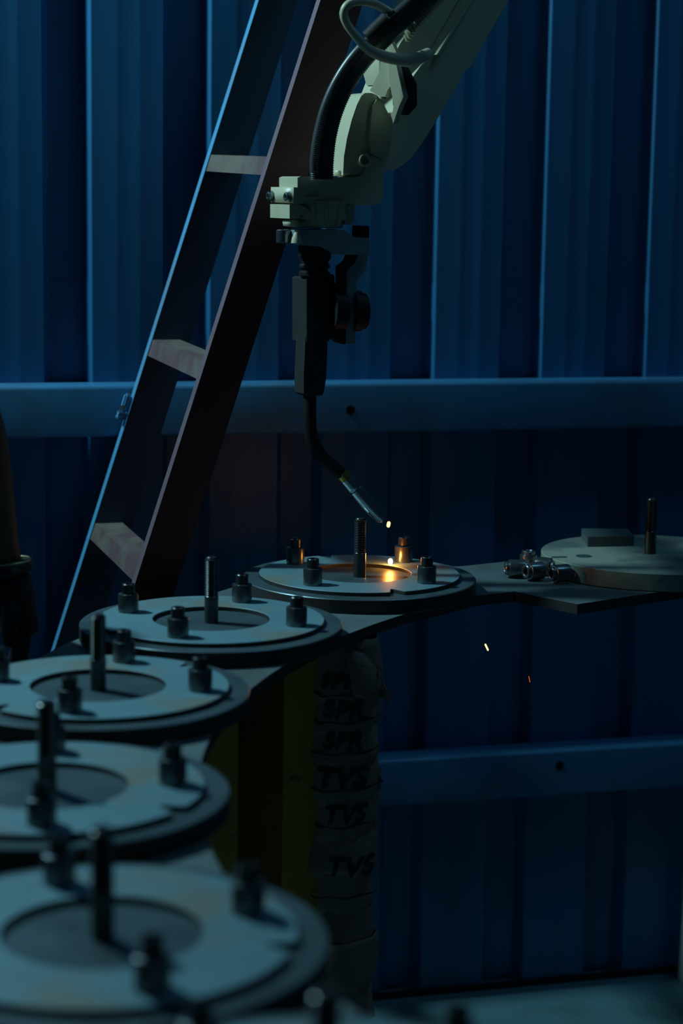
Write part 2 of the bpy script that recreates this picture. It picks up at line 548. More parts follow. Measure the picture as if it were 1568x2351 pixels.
# torn cloth flap hanging over to the right, with frayed strands
bm = bmesh.new()
fl_pts = [[(800, 1490), (836, 1500), (852, 1518)], [(800, 1520), (845, 1530), (872, 1545)], [(805, 1560), (850, 1565), (884, 1572)], [(810, 1590), (852, 1592), (890, 1598)], [(815, 1600), (858, 1608), (880, 1600)]]
g = [[bm.verts.new(at(u, v, PY - 0.048 + 0.01 * j + 0.004 * sin(i * 2 + j))) for j, (u, v) in enumerate(row)] for i, row in enumerate(fl_pts)]
for p, q in zip(g, g[1:]):
    for j in range(2):
        bm.faces.new((p[j], p[j + 1], q[j + 1], q[j]))
o = obj('torn_flap', bm, 'wrap_cloth', wrap, 60)
so = o.modifiers.new('thickness', 'SOLIDIFY'); so.thickness = 0.0015
bm = bmesh.new()
for i in range(26):
    t = i / 25
    u0, v0 = 858 + 28 * t, 1520 + 80 * t
    L = 10 + 22 * rnd.random()
    an = 0.6 + 0.6 * rnd.random()
    p0 = at(u0 - 5, v0, PY - 0.03)
    p1 = at(u0 + L * cos(an) * 0.6, v0 + L * sin(an) * 0.6, PY - 0.03 + 0.01 * (rnd.random() - 0.5))
    p2 = at(u0 + L * cos(an), v0 + L * sin(an) * 1.2, PY - 0.03 + 0.02 * (rnd.random() - 0.5))
    tube(bm, [p0, p1, p2], 0.0009, 5)
fo = obj('frayed_strands', bm, 'wrap_cloth', wrap, 60)
fo['kind'] = 'stuff'

# ================================================================ ROUND FIXTURES
def disc_mesh(R, h, ch=0.0013, seg=128):
    bm = bmesh.new()
    lathe(bm, [(0, 0), (R - 0.001, 0), (R, 0.001), (R, h - ch), (R - ch, h), (0.10, h), (0.05, h), (0, h)], seg)
    return bm
def ring_mesh(Ri, Ro, h, slots, ch=0.0006):
    """flat ring with hooked slots cut in from the rim; thickness h, starts at z=0"""
    bm = bmesh.new()
    angs = {round(2 * pi * i / 144, 5): Ro for i in range(144)}
    for A in slots:
        A = radians(A)
        for k in list(angs):
            d = (k - A + pi) % (2 * pi) - pi
            if abs(d) < radians(5.0): del angs[k]
        for da, r in ((-4.8, Ro), (-4.2, Ro - 0.0015), (-1.4, 0.1375), (-0.4, 0.1345), (0.6, 0.1355), (1.3, 0.1400), (4.0, Ro - 0.0015), (4.6, Ro)):
            angs[(A + radians(da)) % (2 * pi)] = r
    ks = sorted(angs)
    n = len(ks)
    def ringz(f, z): return [bm.verts.new((f(k) * cos(k), f(k) * sin(k), z)) for k in ks]
    o0 = ringz(lambda k: angs[k], 0); o1 = ringz(lambda k: angs[k], h - ch); o2 = ringz(lambda k: angs[k] - ch, h)
    m2 = ringz(lambda k: 0.12, h)
    i2 = ringz(lambda k: Ri + ch, h); i1 = ringz(lambda k: Ri, h - ch); i0 = ringz(lambda k: Ri, 0)
    seq = [o0, o1, o2, m2, i2, i1, i0, o0]
    for a, b in zip(seq, seq[1:]):
        for i in range(n):
            j = (i + 1) % n
            bm.faces.new((a[i], a[j], b[j], b[i]))
    return bm
def dark_edges(o, m='shaded_cut_edge'):
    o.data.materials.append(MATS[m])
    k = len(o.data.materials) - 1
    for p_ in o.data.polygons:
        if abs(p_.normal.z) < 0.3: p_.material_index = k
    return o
def stud_mesh(L=0.0935, R=0.0098, th0=0.038):
    bm = bmesh.new()
    prof = [(0, 0), (R, 0), (R, th0), (R - 0.0012, th0 + 0.001)]
    z = th0 + 0.0015
    p = 0.0027
    while z < L - 0.004:
        prof += [(R - 0.0014, z), (R - 0.0001, z + p * 0.45), (R - 0.0001, z + p * 0.6)]
        z += p
    prof += [(R - 0.0014, L - 0.003), (R - 0.0022, L - 0.0006), (R - 0.003, L), (0, L)]
    lathe(bm, prof, 28)
    return bm
def sleeve_mesh(stepped=False):
    bm = bmesh.new()
    R, H, r = 0.0146, 0.0262, 0.0068
    prof = [(r, 0), (R - 0.0006, 0), (R, 0.0006), (R, H - 0.0016), (R - 0.0005, H - 0.0005), (R - 0.0016, H)]
    if stepped:
        prof += [(0.0114, H), (0.0112, H + 0.0052), (0.0102, H + 0.0062), (0.0078, H + 0.0062), (r, H + 0.005)]
    else:
        prof += [(r + 0.0005, H), (r, H - 0.0005)]
    prof.append((r, 0))
    lathe(bm, prof[:-1], 36, closed=True)
    return bm
def bolt_mesh(R=0.0093, H=0.0142):
    bm = bmesh.new()
    seg = 24
    lathe(bm, [(0.0058, 0), (R - 0.0004, 0), (R, 0.0004), (R, H - 0.0010), (R - 0.0010, H), (0.0052, H)], seg)
    hexv = [[bm.verts.new((rr * cos(pi / 3 * k), rr * sin(pi / 3 * k), z)) for k in range(6)] for rr, z in ((0.0052, H), (0.0048, H - 0.0008), (0.0048, H - 0.007))]
    for a, b in zip(hexv, hexv[1:]):
        for k in range(6):
            j = (k + 1) % 6
            bm.faces.new((a[k], a[j], b[j], b[k]))
    bm.faces.new(hexv[-1])
    # close the rim between circle and hexagon
    lathe(bm, [(0.0053, H - 0.0002), (0.0049, H - 0.0009)], seg)
    return bm

stations = [  # centre, sleeve phase, label
    ((0.0298, 3.1054), 55, 'round steel fixture directly under the torch with a glowing spark'),
    ((-0.1798, 2.7489), 163, 'round steel fixture in front of the ladder foot, left of the sparking one'),
    ((-0.2904, 2.3588), 172, 'round steel fixture third nearest, between the ladder-foot one and the blurred pair'),
    ((-0.2913, 1.9461), 96, 'blurred round steel fixture cut by the left edge, just behind the nearest full one'),
    ((-0.1877, 1.5467), 114, 'largest and most blurred round steel fixture filling the bottom left corner'),
    ((-0.005, 1.222), 134, 'nearest round fixture, only its blurred stud and bolt tips peeking over the bottom edge'),
]
def copy_tree(o, parent=None):
    c = o.copy()
    COL.objects.link(c)
    if parent: c.parent = parent
    for ch in list(o.children): copy_tree(ch, c)
    return c
LOCAL[0] = True
proto = empty('welding_fixture', (0, 0, ZP), '', 'fixture', 'round bolt-on fixtures in a row on the table')
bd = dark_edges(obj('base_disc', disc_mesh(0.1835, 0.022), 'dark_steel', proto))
slots0 = (56, 236)
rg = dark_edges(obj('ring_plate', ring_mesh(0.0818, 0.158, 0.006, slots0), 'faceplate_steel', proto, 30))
rg.location = (0, 0, 0.0221)
st = obj('threaded_stud', stud_mesh(), 'stud_steel', proto)
st.location = (0, 0, 0.0221)
sl0 = bl0 = None
for k in range(4):
    a = radians(90 * k)
    if sl0 is None:
        sl0 = obj('spacer_sleeve', sleeve_mesh(), 'turned_steel', proto)
        s_ = sl0
        bl0 = obj('socket_bolt', bolt_mesh(), 'black_bolt', sl0)
        bl0.location = (0, 0, 0.0262)
        b_ = bl0
    else:
        s_ = sl0.copy(); COL.objects.link(s_); s_.parent = proto
        b_ = bl0.copy(); COL.objects.link(b_); b_.parent = s_
    s_.location = (0.1255 * cos(a), 0.1255 * sin(a), 0.0282)
    b_.rotation_euler = (0, 0, 0.4 + k)
for i, ((x, y), ph, lab) in enumerate(stations):
    o = proto if i == 0 else copy_tree(proto)
    o.location = (x, y, ZP + 0.0001)
    o.rotation_euler = (0, 0, radians(ph))
    o['label'] = lab

# the plain disc at the right
F0 = Vector((0.523, 3.318, ZP))
fz = empty('plain_faceplate', F0, 'thick plain steel disc with one threaded stud and no ring, at the right edge', 'disc')
pd = obj('base_disc', disc_mesh(0.186, 0.0285, 0.001), 'old_plate', fz)
s2 = obj('threaded_stud', stud_mesh(), 'stud_steel', fz); s2.location = (-0.004, 0.0, 0.0286)
cb = obj('countersunk_hole', None or (lambda b: (lathe(b, [(0.0135, 0.0006), (0.0125, 0.0010), (0.0080, 0.0003), (0.0055, 0.0010), (0.0030, 0.0010), (0, 0.0004)], 28), b)[1])(bmesh.new()), 'dark_steel', fz)
hp = onz(1340, 1277, ZP + 0.0285)
cb.location = (hp.x - F0.x, hp.y - F0.y, 0.0284)
LOCAL[0] = False
# flat steel block on the disc
bm = bmesh.new()
zt = ZP + 0.0286 + 0.017
b3 = [onz(1350, 1232 + 1, zt), onz(1456, 1231, zt), onz(1441, 1214, zt), onz(1335, 1213, zt)]
lo = [Vector((p.x, p.y, ZP + 0.0287)) for p in b3]
va = [bm.verts.new(p) for p in b3]; vb = [bm.verts.new(p) for p in lo]
bm.faces.new(va); bm.faces.new(vb[::-1])
for i in range(4):
    j = (i + 1) % 4
    bm.faces.new((va[i], vb[i], vb[j], va[j]))
bevel_all(bm, 0.0007, 1)
tag(obj('steel_block', bm, 'table_steel', None, 20), 'flat rectangular steel block lying on the plain disc at right', 'block')

# loose sleeves left of the disc
def loose(u, v, axis, label, up=False, lift=0.0):
    p = onz(u, v, ZP)
    bm = sleeve_mesh(True)
    if up: M = Matrix.Translation((p.x, p.y, ZP + 0.0003 + lift))
    else:
        a = radians(axis)
        d = Vector((cos(a), sin(a), 0))
        M = axisM(Vector((p.x, p.y, ZP + 0.0149 + lift)) - d * 0.0131, d)
    for q in bm.verts: q.co = M @ q.co
    return tag(obj('stepped_bushing', bm, 'turned_steel'), label, 'bushing', 'loose stepped steel bushings beside the plain disc')
loose(1185, 1325, 186, 'leftmost loose steel bushing, lying with its narrow collar pointing left')
loose(1212, 1308, 0, 'steel bushing standing upright at the back of the loose group, showing its open top', up=True)
loose(1228, 1331, 207, 'middle loose steel bushing, its bore turned to the viewer and left')
loose(1250, 1320, 330, 'dark bushing lying half hidden behind the middle one, turned away')
loose(1287, 1337, 205, 'rightmost front bushing with its bright bore facing left')
loose(1283, 1318, 190, 'shiny bushing lying against the disc, right behind the rightmost front one')

# ================================================================ LADDER
LR = Vector((-0.325, 3.12, 0.931))
LS = Vector((0.309, 0.049, 1.0))                # stile direction per metre of height
LV = Vector((-0.118, 0.360, 0.008))               # from the right stile to the left one
lad = empty('steel_ladder', LR - LS * LR.z, 'dark red steel ladder leaning right, with blue overspray on its left stile', 'ladder')
us = LS.normalized()
rn = LV.normalized()
pn = us.cross(rn).normalized()                  # across the wide face
if pn.x < 0: pn = -pn
SW, STK = 0.066, 0.022
def stile(base, name, edge_m, face_m, label=None):
    bm = bmesh.new()
    z0, z1 = 0.004, 2.35
    def P(z, a, b): return base + LS * (z - base.z) + pn * a + rn * b
    for zlo, zhi in ((z0, z1),):
        c = [(0, 0), (SW, 0), (SW, STK), (0, STK)]
        lo_ = [bm.verts.new(P(zlo, a, b)) for a, b in c]
        hi_ = [bm.verts.new(P(zhi, a, b)) for a, b in c]
        bm.faces.new(lo_[::-1]); bm.faces.new(hi_)
        for i in range(4):
            j = (i + 1) % 4
            f = bm.faces.new((lo_[i], lo_[j], hi_[j], hi_[i]))
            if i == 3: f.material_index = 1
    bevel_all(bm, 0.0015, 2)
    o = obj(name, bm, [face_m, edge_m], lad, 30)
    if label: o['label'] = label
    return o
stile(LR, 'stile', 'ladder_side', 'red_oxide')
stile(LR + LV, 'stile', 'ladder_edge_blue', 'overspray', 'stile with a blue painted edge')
def rung(z, drop=0.028, wdt=0.05):
    bm = bmesh.new()
    b0 = LR + LS * (z - LR.z)
    e0 = b0 + rn * STK; e1 = b0 + LV
    hz = Vector((pn.x, pn.y, 0)).normalized()
    c = [(0.002, 0), (wdt, 0), (wdt, -drop), (0.002, -drop)]
    def Q(e, a, d): return e + LS * d + hz * a
    lo_ = [bm.verts.new(Q(e0, a, d)) for a, d in c]
    hi_ = [bm.verts.new(Q(e1, a, d)) for a, d in c]
    bm.faces.new(lo_[::-1]); bm.faces.new(hi_)
    for i in range(4):
        j = (i + 1) % 4
        bm.faces.new((lo_[i], lo_[j], hi_[j], hi_[i]))
    bevel_all(bm, 0.0015, 1)
    obj('rung', bm, 'rung_paint', lad, 30)
for k in range(-2, 5):
    rung(0.931 + (0.027 if k == 0 else 0.350 if k == 1 else 0.669 if k == 2 else 0.025 + 0.322 * k))
# bolted lug on the left stile
bm = bmesh.new()
q = LR + LV + LS * (at(283, 952, 3.45).z - LR.z)
Mx = Matrix((( *(-pn), 0), (*rn, 0), (*us, 0), (0, 0, 0, 1))).transposed()
Mx = Matrix.Translation(q - pn * 0.007 + rn * 0.011) @ Mx
add_box(bm, (0.001, 0, 0.004), (0.012, 0.014, 0.034), Mx)
add_box(bm, (-0.001, 0, -0.019), (0.014, 0.010, 0.007), Mx)
bevel_all(bm, 0.003, 2)
obj('welded_lug', bm, 'ladder_edge_blue', lad)
bm = bmesh.new()
lathe(bm, [(0, 0), (0.005, 0), (0.005, 0.006), (0.004, 0.007), (0, 0.007)], 12, axisM(q - pn * 0.012 + rn * 0.0 - us * 0.004, -rn - pn * 0.8))
obj('lug_bolt', bm, 'turned_steel', lad)

# ================================================================ ROBOT
rob = empty('welding_robot', at(745, 560, 3.1), 'cream industrial welding robot arm reaching down from the upper right', 'robot')
YW = 25
A = Plane(683, 440, 3.055, YW)                   # front plane of the wrist block
# wrist body: shelf and yoke, one casting
prism('wrist_block', A, [(683, 408), (690, 405), (815, 407), (827, 404), (836, 396), (841, 382), (845, 368), (853, 356), (884, 372), (880, 405), (880, 452), (876, 464), (866, 471), (822, 471), (800, 467), (683, 467)], 0.070, 'robot_paint', rob, 0.004, seg=3)
prism('clamp_tab', A, [(673, 430), (684, 430), (684, 466), (673, 466)], 0.088, 'robot_paint', rob, 0.003, start=-0.002)
prism('clamp_tab', A, [(700, 452), (735, 452), (735, 457), (700, 457)], 0.01, 'robot_paint', rob, 0.001, start=-0.004)
for u, v, bk in ((667, 452, 0.012), (617, 451, 0.080)):
    bm = bmesh.new()
    p = A.p(676, v, bk)
    dr = -A.x - A.n * 0.15
    lathe(bm, [(0.0022, 0.0075), (0.0022, 0.0105), (0.0045, 0.0112), (0.0062, 0.0105), (0.0066, 0.0095), (0.0066, 0.004), (0.0078, 0.0035), (0.0078, 0.0), (0.005, -0.006)], 20, axisM(p, dr))
    lathe(bm, [(0, 0.0078), (0.0023, 0.0078)], 20, axisM(p, dr))
    obj('clamp_bolt', bm, 'turned_steel', rob)
# round gearbox housing above the shelf
hp_ = [(790, 402), (792, 360), (799, 318), (810, 275), (822, 240), (832, 220), (841, 213), (855, 213), (868, 218), (880, 232), (890, 252), (899, 272), (904, 292), (902, 325), (896, 352), (886, 374), (882, 402)]
prism('gearbox_housing', A, hp_, 0.058, 'robot_paint', rob, 0.005, start=0.004, seg=3)
prism('housing_cover', A, [(850, 352), (847, 320), (849, 275), (853, 244), (862, 229), (874, 236), (884, 254), (893, 276), (896, 296), (893, 328), (886, 350), (878, 366)], 0.02, 'robot_paint', rob, 0.003, start=-0.004)
prism('housing_foot', A, [(784, 392), (800, 392), (800, 404), (788, 404)], 0.03, 'robot_paint', rob, 0.001, start=0.012)
def boss(u, v, R, r, parent, pl=A, back=-0.006, deep=0.012):
    bm = bmesh.new()
    lathe(bm, [(r, deep * 0.7), (r, -0.0004), (r + 0.0006, -0.0012), (R - 0.0006, -0.0012), (R, -0.0004), (R, deep)], 24, axisM(pl.p(u, v, back), pl.n))
    lathe(bm, [(0, deep * 0.6), (r + 0.0002, deep * 0.6)], 24, axisM(pl.p(u, v, back), pl.n))
    return obj('bolt_boss', bm, 'robot_paint', parent)
boss(834, 368, 0.0098, 0.0066, rob)
boss(878, 221, 0.0062, 0.0038, rob)
# rotating wrist below the shelf
cxy = A.p(755, 490, 0.036)
def zv(v, Y=3.09): return at(750, v, Y).z
bm = bmesh.new()
lathe(bm, [(0, zv(462)), (0.0435, zv(462)), (0.0435, zv(500)), (0.0425, zv(504)), (0.038, zv(505)), (0.037, zv(520)), (0.035, zv(524)), (0, zv(524))], 48, Matrix.Translation((cxy.x, cxy.y, 0)))
obj('wrist_drum', bm, 'robot_paint', rob)
prism('drum_lug', A, [(685, 470), (700, 474), (716, 486), (722, 492), (690, 494), (690, 502), (666, 502), (666, 470)], 0.075, 'robot_paint', rob, 0.004, start=0.002)
prism('drum_lug', A, [(797, 470), (822, 470), (820, 506), (812, 516), (800, 516)], 0.04, 'robot_paint', rob, 0.003, start=0.012)
prism('drum_foot', A, [(672, 506), (690, 506), (690, 522), (674, 520)], 0.03, 'robot_paint', rob, 0.002, start=0.01)
bm = bmesh.new()
pz = A.p(742, 500, -0.0085)
for i_ in range(3):
    q = A.p(715 + 30 * i_, 495 , -0.0075 + 0.002 * abs(i_ - 1))
    add_box(bm, q, (0.004, 0.006, 0.03))
obj('drum_rib', bm, 'robot_paint', rob)
# dark bracket plate under the drum
Bp = Plane(690, 550, 3.06, 18)
prism('tool_bracket', Bp, [(676, 528), (790, 528), (800, 534), (810, 545), (848, 547), (848, 586), (772, 584), (752, 574), (735, 566), (690, 563), (676, 556)], 0.055, 'bracket_metal', rob, 0.002)
def cyl(name, u, v0, v1, R, m, Y, parent=rob, seg=24, knurl=False, prof=None):
    bm = bmesh.new()
    c = at(u, (v0 + v1) / 2, Y)
    h0, h1 = at(u, v1, Y).z, at(u, v0, Y).z
    pr = prof or [(0, h0), (R - 0.0008, h0), (R, h0 + 0.0008), (R, h1 - 0.0012), (R - 0.0012, h1), (0, h1)]
    lathe(bm, pr, seg, Matrix.Translation((c.x, Y, 0)))
    if knurl:
        for q in bm.verts:
            d = Vector((q.co.x - c.x, q.co.y - Y, 0))
            if d.length > R * 0.8 and (int(round(atan2(d.y, d.x) / (2 * pi / seg))) % 2): q.co -= d * 0.1
    return obj(name, bm, m, parent)
cyl('bracket_nut', 651, 527, 558, 0.0115, 'turned_steel', 3.075)
hh0, hh1 = at(680, 558, 3.05).z, at(680, 533, 3.05).z
cyl('bracket_spigot', 681, 533, 558, 0.008, 'robot_paint', 3.05, prof=[(0, hh0), (0.0085, hh0), (0.0070, (hh0 + hh1) / 2), (0.003, hh1), (0, hh1)])
cyl('thumb_screw', 828, 518, 548, 0.0132, 'black_plastic', 3.12, knurl=True, seg=32)
# torch mount
prism('mount_strap', Bp, [(803, 584), (824, 584), (817, 604), (798, 620), (796, 670), (781, 670), (781, 613), (799, 598)], 0.02, 'black_plastic', rob, 0.001, start=0.004)
prism('mount_arm', Bp, [(820, 585), (850, 587), (845, 620), (823, 647), (820, 790), (798, 790), (801, 647), (795, 619), (815, 604)], 0.014, 'bracket_metal', rob, 0.0015, start=0.010)
prism('mount_block', Bp, [(776, 652), (797, 652), (797, 792), (785, 790), (777, 782)], 0.03, 'black_plastic', rob, 0.002, start=0.008)
def hcyl(name, u0, u1, v, R, m, back, steps=None, seg=40):
    p0, p1 = Bp.p(u0, v, back), Bp.p(u1, v, back)
    L = (p1 - p0).length
    bm = bmesh.new()
    lathe(bm, steps(L) if steps else [(0, 0), (R - 0.001, 0), (R, 0.001), (R, L - 0.001), (R - 0.001, L), (0, L)], seg, axisM(p0, p1 - p0))
    return obj(name, bm, m, rob)
hcyl('clamp_drum', 770, 800, 716, 0.0305, 'black_plastic', 0.02)
hcyl('clamp_knob', 818, 848, 716, 0.031, 'black_plastic', 0.02, steps=lambda L: [(0, 0), (0.031, 0), (0.0315, L * 0.35), (0.031, L * 0.6), (0.0285, L * 0.62), (0.0275, L * 0.97), (0.026, L), (0, L)])
# torch: boot, body, grip, neck, nozzle
torch = Bp
def lathe_v(name, u, pts, m, Y, seg=32):
    bm = bmesh.new()
    c = at(u, 700, Y)
    lathe(bm, [(r, at(u, v, Y).z) for r, v in pts], seg, Matrix.Translation((c.x, Y, 0)))
    return obj(name, bm, m, rob)
lathe_v('torch_boot', 721, [(0, 556), (0.0245, 556), (0.0255, 575), (0.0250, 592), (0.0215, 600), (0.0215, 606), (0.0235, 609), (0.0235, 614), (0.0205, 617), (0.0205, 622), (0.0245, 625), (0.0245, 632), (0.019, 636), (0.019, 648), (0, 648)], 'black_plastic', 3.10)
Tp = Plane(706, 700, 3.082, 30)
prism('torch_body', Tp, [(704, 640), (709, 637), (752, 637), (752, 630), (766, 630), (768, 640), (768, 765), (758, 779), (752, 785), (704, 785)], 0.046, 'torch_grip', rob, 0.004, seg=3)
prism('torch_grip', Tp, [(703, 772), (753, 772), (753, 800), (750, 870), (745, 900), (741, 908), (708, 910), (699, 904), (699, 860)], 0.030, 'torch_grip', rob, 0.004, start=0.002, seg=3)
neck = spline([at(711, 895, 3.10), at(711, 930, 3.10), at(711.5, 976, 3.10), at(718, 1014, 3.10), at(737, 1045, 3.101), at(760, 1067, 3.102), at(786, 1089, 3.104)], 8)
bm = bmesh.new(); tube(bm, neck, 0.0103, 24)
obj('torch_neck', bm, 'black_plastic', rob, 50)
nz0, nz1 = at(783, 1085, 3.104), at(876.5, 1194, 3.112)
nd = (nz1 - nz0); NL = nd.length
bm = bmesh.new()
lathe(bm, [(0.0095, 0), (0.0106, 0.0006), (0.0106, 0.012), (0.0098, 0.0125)], 32, axisM(nz0, nd))
obj('brass_collar', bm, 'brass', rob)
bm = bmesh.new()
lathe(bm, [(0.009, 0.0125), (0.0108, 0.0128), (0.0110, 0.029), (0.0108, 0.0325), (0.0098, 0.034), (0.0098, 0.0352), (0.0110, 0.0365), (0.0110, 0.066), (0.0104, 0.079), (0.0088, NL - 0.008), (0.0078, NL - 0.001), (0.0072, NL), (0.0058, NL), (0.0058, NL - 0.012), (0, NL - 0.012)], 40, axisM(nz0, nd))
noz = obj('gas_nozzle', bm, 'chrome', rob)
bm = bmesh.new()
lathe(bm, [(0.003, NL - 0.012), (0.003, NL + 0.0005), (0.0012, NL + 0.001), (0.0008, NL + 0.004), (0, NL + 0.004)], 14, axisM(nz0, nd))
ct = obj('contact_tip', bm, 'brass', rob)

# forearm
FA = Plane(940, 300, 3.15, 32)
prism('forearm', FA, [(1000, 122), (1105, -56), (1240, -290), (1420, -290), (1250, -62), (1166, 2), (1078, 156), (1061, 168), (1049, 199), (1028, 231), (998, 284), (965, 334), (944, 362), (922, 381), (905, 390), (893, 392), (880, 386), (878, 350), (888, 312), (893, 280), (910, 240), (932, 214), (945, 180), (968, 148)], 0.13, 'robot_paint', rob, 0.006, seg=3)
prism('forearm_shell', FA, [(930, 108), (936, 97), (1000, 4), (1060, -90), (1100, -56), (1000, 118), (985, 140), (955, 175), (938, 190), (930, 160)], 0.10, 'robot_paint', rob, 0.004, start=0.02)
prism('forearm_glint', FA, [(1073, 0), (1109, -58), (1113, -58), (1078, 0), (1001, 126), (995, 126)], 0.010, 'robot_paint', rob, 0.0008, start=-0.009)  # thin ridge added to catch light as the forearm's edge highlight
# pale ribbed guide rail beside the hose
Rp = Plane(930, 90, 3.07, -20)
prism('guide_rail', Rp, [(921, 66), (985, -4), (1040, -70), (1062, -56), (1016, 0), (936, 84)], 0.012, 'robot_paint', rob, 0.001)
bm = bmesh.new()
for i in range(24):
    t = i / 23
    u, v = 933 + 118 * t, 96 - 150 * t
    a_, b_, = Rp.p(u - 6, v - 14), Rp.p(u, v)
    c_, d_ = Rp.p(u + 2.6, v - 3.4), Rp.p(u - 3.4, v - 17.4)
    f_ = [bm.verts.new(q - Rp.n * 0.003) for q in (a_, b_, c_, d_)]
    k_ = [bm.verts.new(q + Rp.n * 0.009) for q in (a_, b_, c_, d_)]
    bm.faces.new(f_); bm.faces.new(k_[::-1])
    for i2 in range(4):
        bm.faces.new((f_[i2], f_[(i2 + 1) % 4], k_[(i2 + 1) % 4], k_[i2]))
obj('rail_teeth', bm, 'robot_paint', rob, 20)
# pale yoke webs facing the lamp
Yk = Plane(880, 180, 3.085, -28)
prism('yoke_web', Yk, [(875, 112), (893, 90), (900, 104), (905, 150), (903, 188), (890, 206), (884, 222), (874, 222), (858, 214), (849, 208), (872, 162)], 0.016, 'robot_paint', rob, 0.002)
prism('yoke_web', Yk, [(896, 120), (914, 150), (930, 222), (926, 232), (921, 242), (914, 262), (907, 284), (901, 262), (906, 256), (908, 238), (903, 215), (897, 180)], 0.016, 'robot_paint', rob, 0.002, start=-0.006)
prism('yoke_web', Yk, [(892, 95), (899, 87), (914, 118), (916, 126), (908, 128)], 0.012, 'robot_paint', rob, 0.001, start=-0.008)
prism('yoke_core', Yk, [(888, 200), (905, 150), (925, 190), (925, 240), (905, 262), (890, 240)], 0.03, 'black_plastic', rob, 0.002, start=0.018)
# hose pair
def ribbed(name, pts, R, m, pitch=0.0028, depth=0.0012, seg=20):
    path = resample(spline(pts, 14), pitch / 2)
    bm = bmesh.new()
    tube(bm, path, lambda i, n, l: R - (depth if i % 2 else 0), seg)
    return obj(name, bm, m, rob, 80)
HY = 3.035
ribbed('corrugated_hose', [at(724, 412, HY), at(723, 370, HY), at(731, 310, HY), at(748, 245, HY), at(775, 185, HY), at(812, 130, HY), at(858, 82, HY), at(900, 42, HY), at(945, 0, HY), at(1010, -60, HY), at(1090, -130, HY)], 0.0085, 'hose_rubber')
ribbed('corrugated_hose', [at(742, 412, HY + 0.015), at(743, 370, HY + 0.015), at(750, 310, HY + 0.015), at(767, 248, HY + 0.015), at(794, 190, HY + 0.015), at(830, 138, HY + 0.015), at(874, 92, HY + 0.015), at(915, 52, HY + 0.015), at(962, 6, HY + 0.015), at(1030, -60, HY + 0.015), at(1110, -130, HY + 0.015)], 0.0160, 'hose_rubber', 0.0036, 0.0014)
bm = bmesh.new()
tube(bm, resample(spline([at(846, 90, HY - 0.004), at(868, 68, HY - 0.004), at(895, 42, HY - 0.004)], 6), 0.004), 0.0135, 20)
obj('hose_clamp', bm, 'black_plastic', rob, 50)
# guard loop of bent tube in front of the hose
gp = spline([at(905, 36, 3.08), at(885, 22, 3.03), at(858, 8, 3.0), at(825, 3, 2.975), at(800, 10, 2.965), at(789, 30, 2.965), at(797, 56, 2.97), at(820, 86, 2.975), at(846, 113, 2.985), at(880, 129, 3.0), at(920, 136, 3.03), at(955, 134, 3.06), at(982, 124, 3.10)], 8)
bm = bmesh.new(); tube(bm, gp, lambda i, n, l: 0.0060 + 0.0030 * min(1, max(0, (i / n - 0.55) * 4)), 20)
obj('guard_loop', bm, 'robot_paint', rob, 60)

# ================================================================ SPARKS
def ember(name, p, q, r, m, label):
    bm = bmesh.new()
    d = (q - p)
    L = max(d.length, 1e-5)
    prof = [(0, -r)] + [(r * sin(a), -r * cos(a)) for a in (0.5, 1.0, 1.57)] + [(r * sin(a), L - r * cos(a)) for a in (1.57, 2.1, 2.6)] + [(0, L + r)]
    lathe(bm, prof, 14, axisM(p, d))
    return tag(obj(name, bm, m, None, 80), label, 'spark')
e0 = onz(896, 1296, ZT)
ember('glowing_spark', Vector((e0.x, e0.y, ZT + 0.0038)), Vector((e0.x, e0.y, ZT + 0.0062)), 0.0037, 'ember_white', 'white hot spark resting on the ring beside the bolt under the torch')
ember('glowing_spark', at(892.5, 1201, 3.13), at(891.5, 1207, 3.13), 0.0028, 'ember_orange', 'bright orange spark hanging just off the torch tip')
ember('glowing_spark', at(1114.5, 1480, 3.0), at(1120, 1492, 3.0), 0.0013, 'ember_orange', 'short bright streak of spark falling below the table')
ember('glowing_spark', at(1214, 1553, 3.0), at(1216.5, 1566, 3.0), 0.0005, 'ember_red', 'thin dim red spark, lowest in the air')
ember('glowing_spark', at(875, 1200, 3.112), at(876, 1196, 3.112), 0.0004, 'ember_red', 'tiny red spark at the nozzle mouth')
lamp('spark_light', 'POINT', (e0.x - 0.001, e0.y - 0.010, ZT + 0.014), 0.16, (1.0, 0.30, 0.04), 0.004)
tp = at(892, 1204, 3.12)
lamp('spark_light', 'POINT', tp + Vector((0, -0.006, 0)), 0.003, (1.0, 0.30, 0.04), 0.003)

# pale board at the far right
bm = bmesh.new()
M = Matrix.Translation(W(0.622, 0.12, 0.0)) @ Matrix.Rotation(WYAW, 4, 'Z')
add_box(bm, (0.0, 0.0, 0.11), (0.018, 0.16, 0.22), M)
bevel_all(bm, 0.001, 1)
tag(obj('leaning_board', bm, 'board', None, 20), 'pale board standing on edge against the wall at the far right', 'board')

# ================================================================ PERSON at the left edge
def skin_body(name, joints, edges, radii, m, parent, sub=2):
    me = bpy.data.meshes.new(name)
    me.from_pydata([Vector(j) for j in joints], edges, [])
    o = bpy.data.objects.new(name, me)
    COL.objects.link(o)
    mod = o.modifiers.new('skin', 'SKIN')
    sv = me.skin_vertices[0].data
    for i, r in enumerate(radii):
        r = (r, r) if not isinstance(r, tuple) else r
        sv[i].radius = r
        sv[i].use_root = (i == 0)
    mod.use_smooth_shade = True
    sb = o.modifiers.new('sub', 'SUBSURF'); sb.levels = sub; sb.render_levels = sub
    dg = bpy.context.evaluated_depsgraph_get()
    dg.update()
    me2 = bpy.data.meshes.new_from_object(o.evaluated_get(dg))
    bpy.data.objects.remove(o)
    return link(name, me2, m, parent, 80)
PX, PYY = -0.98, 2.68
per = empty('person', (PX, PYY, 0), 'person at the left edge, bracelet and black work glove on the hanging arm', 'person')
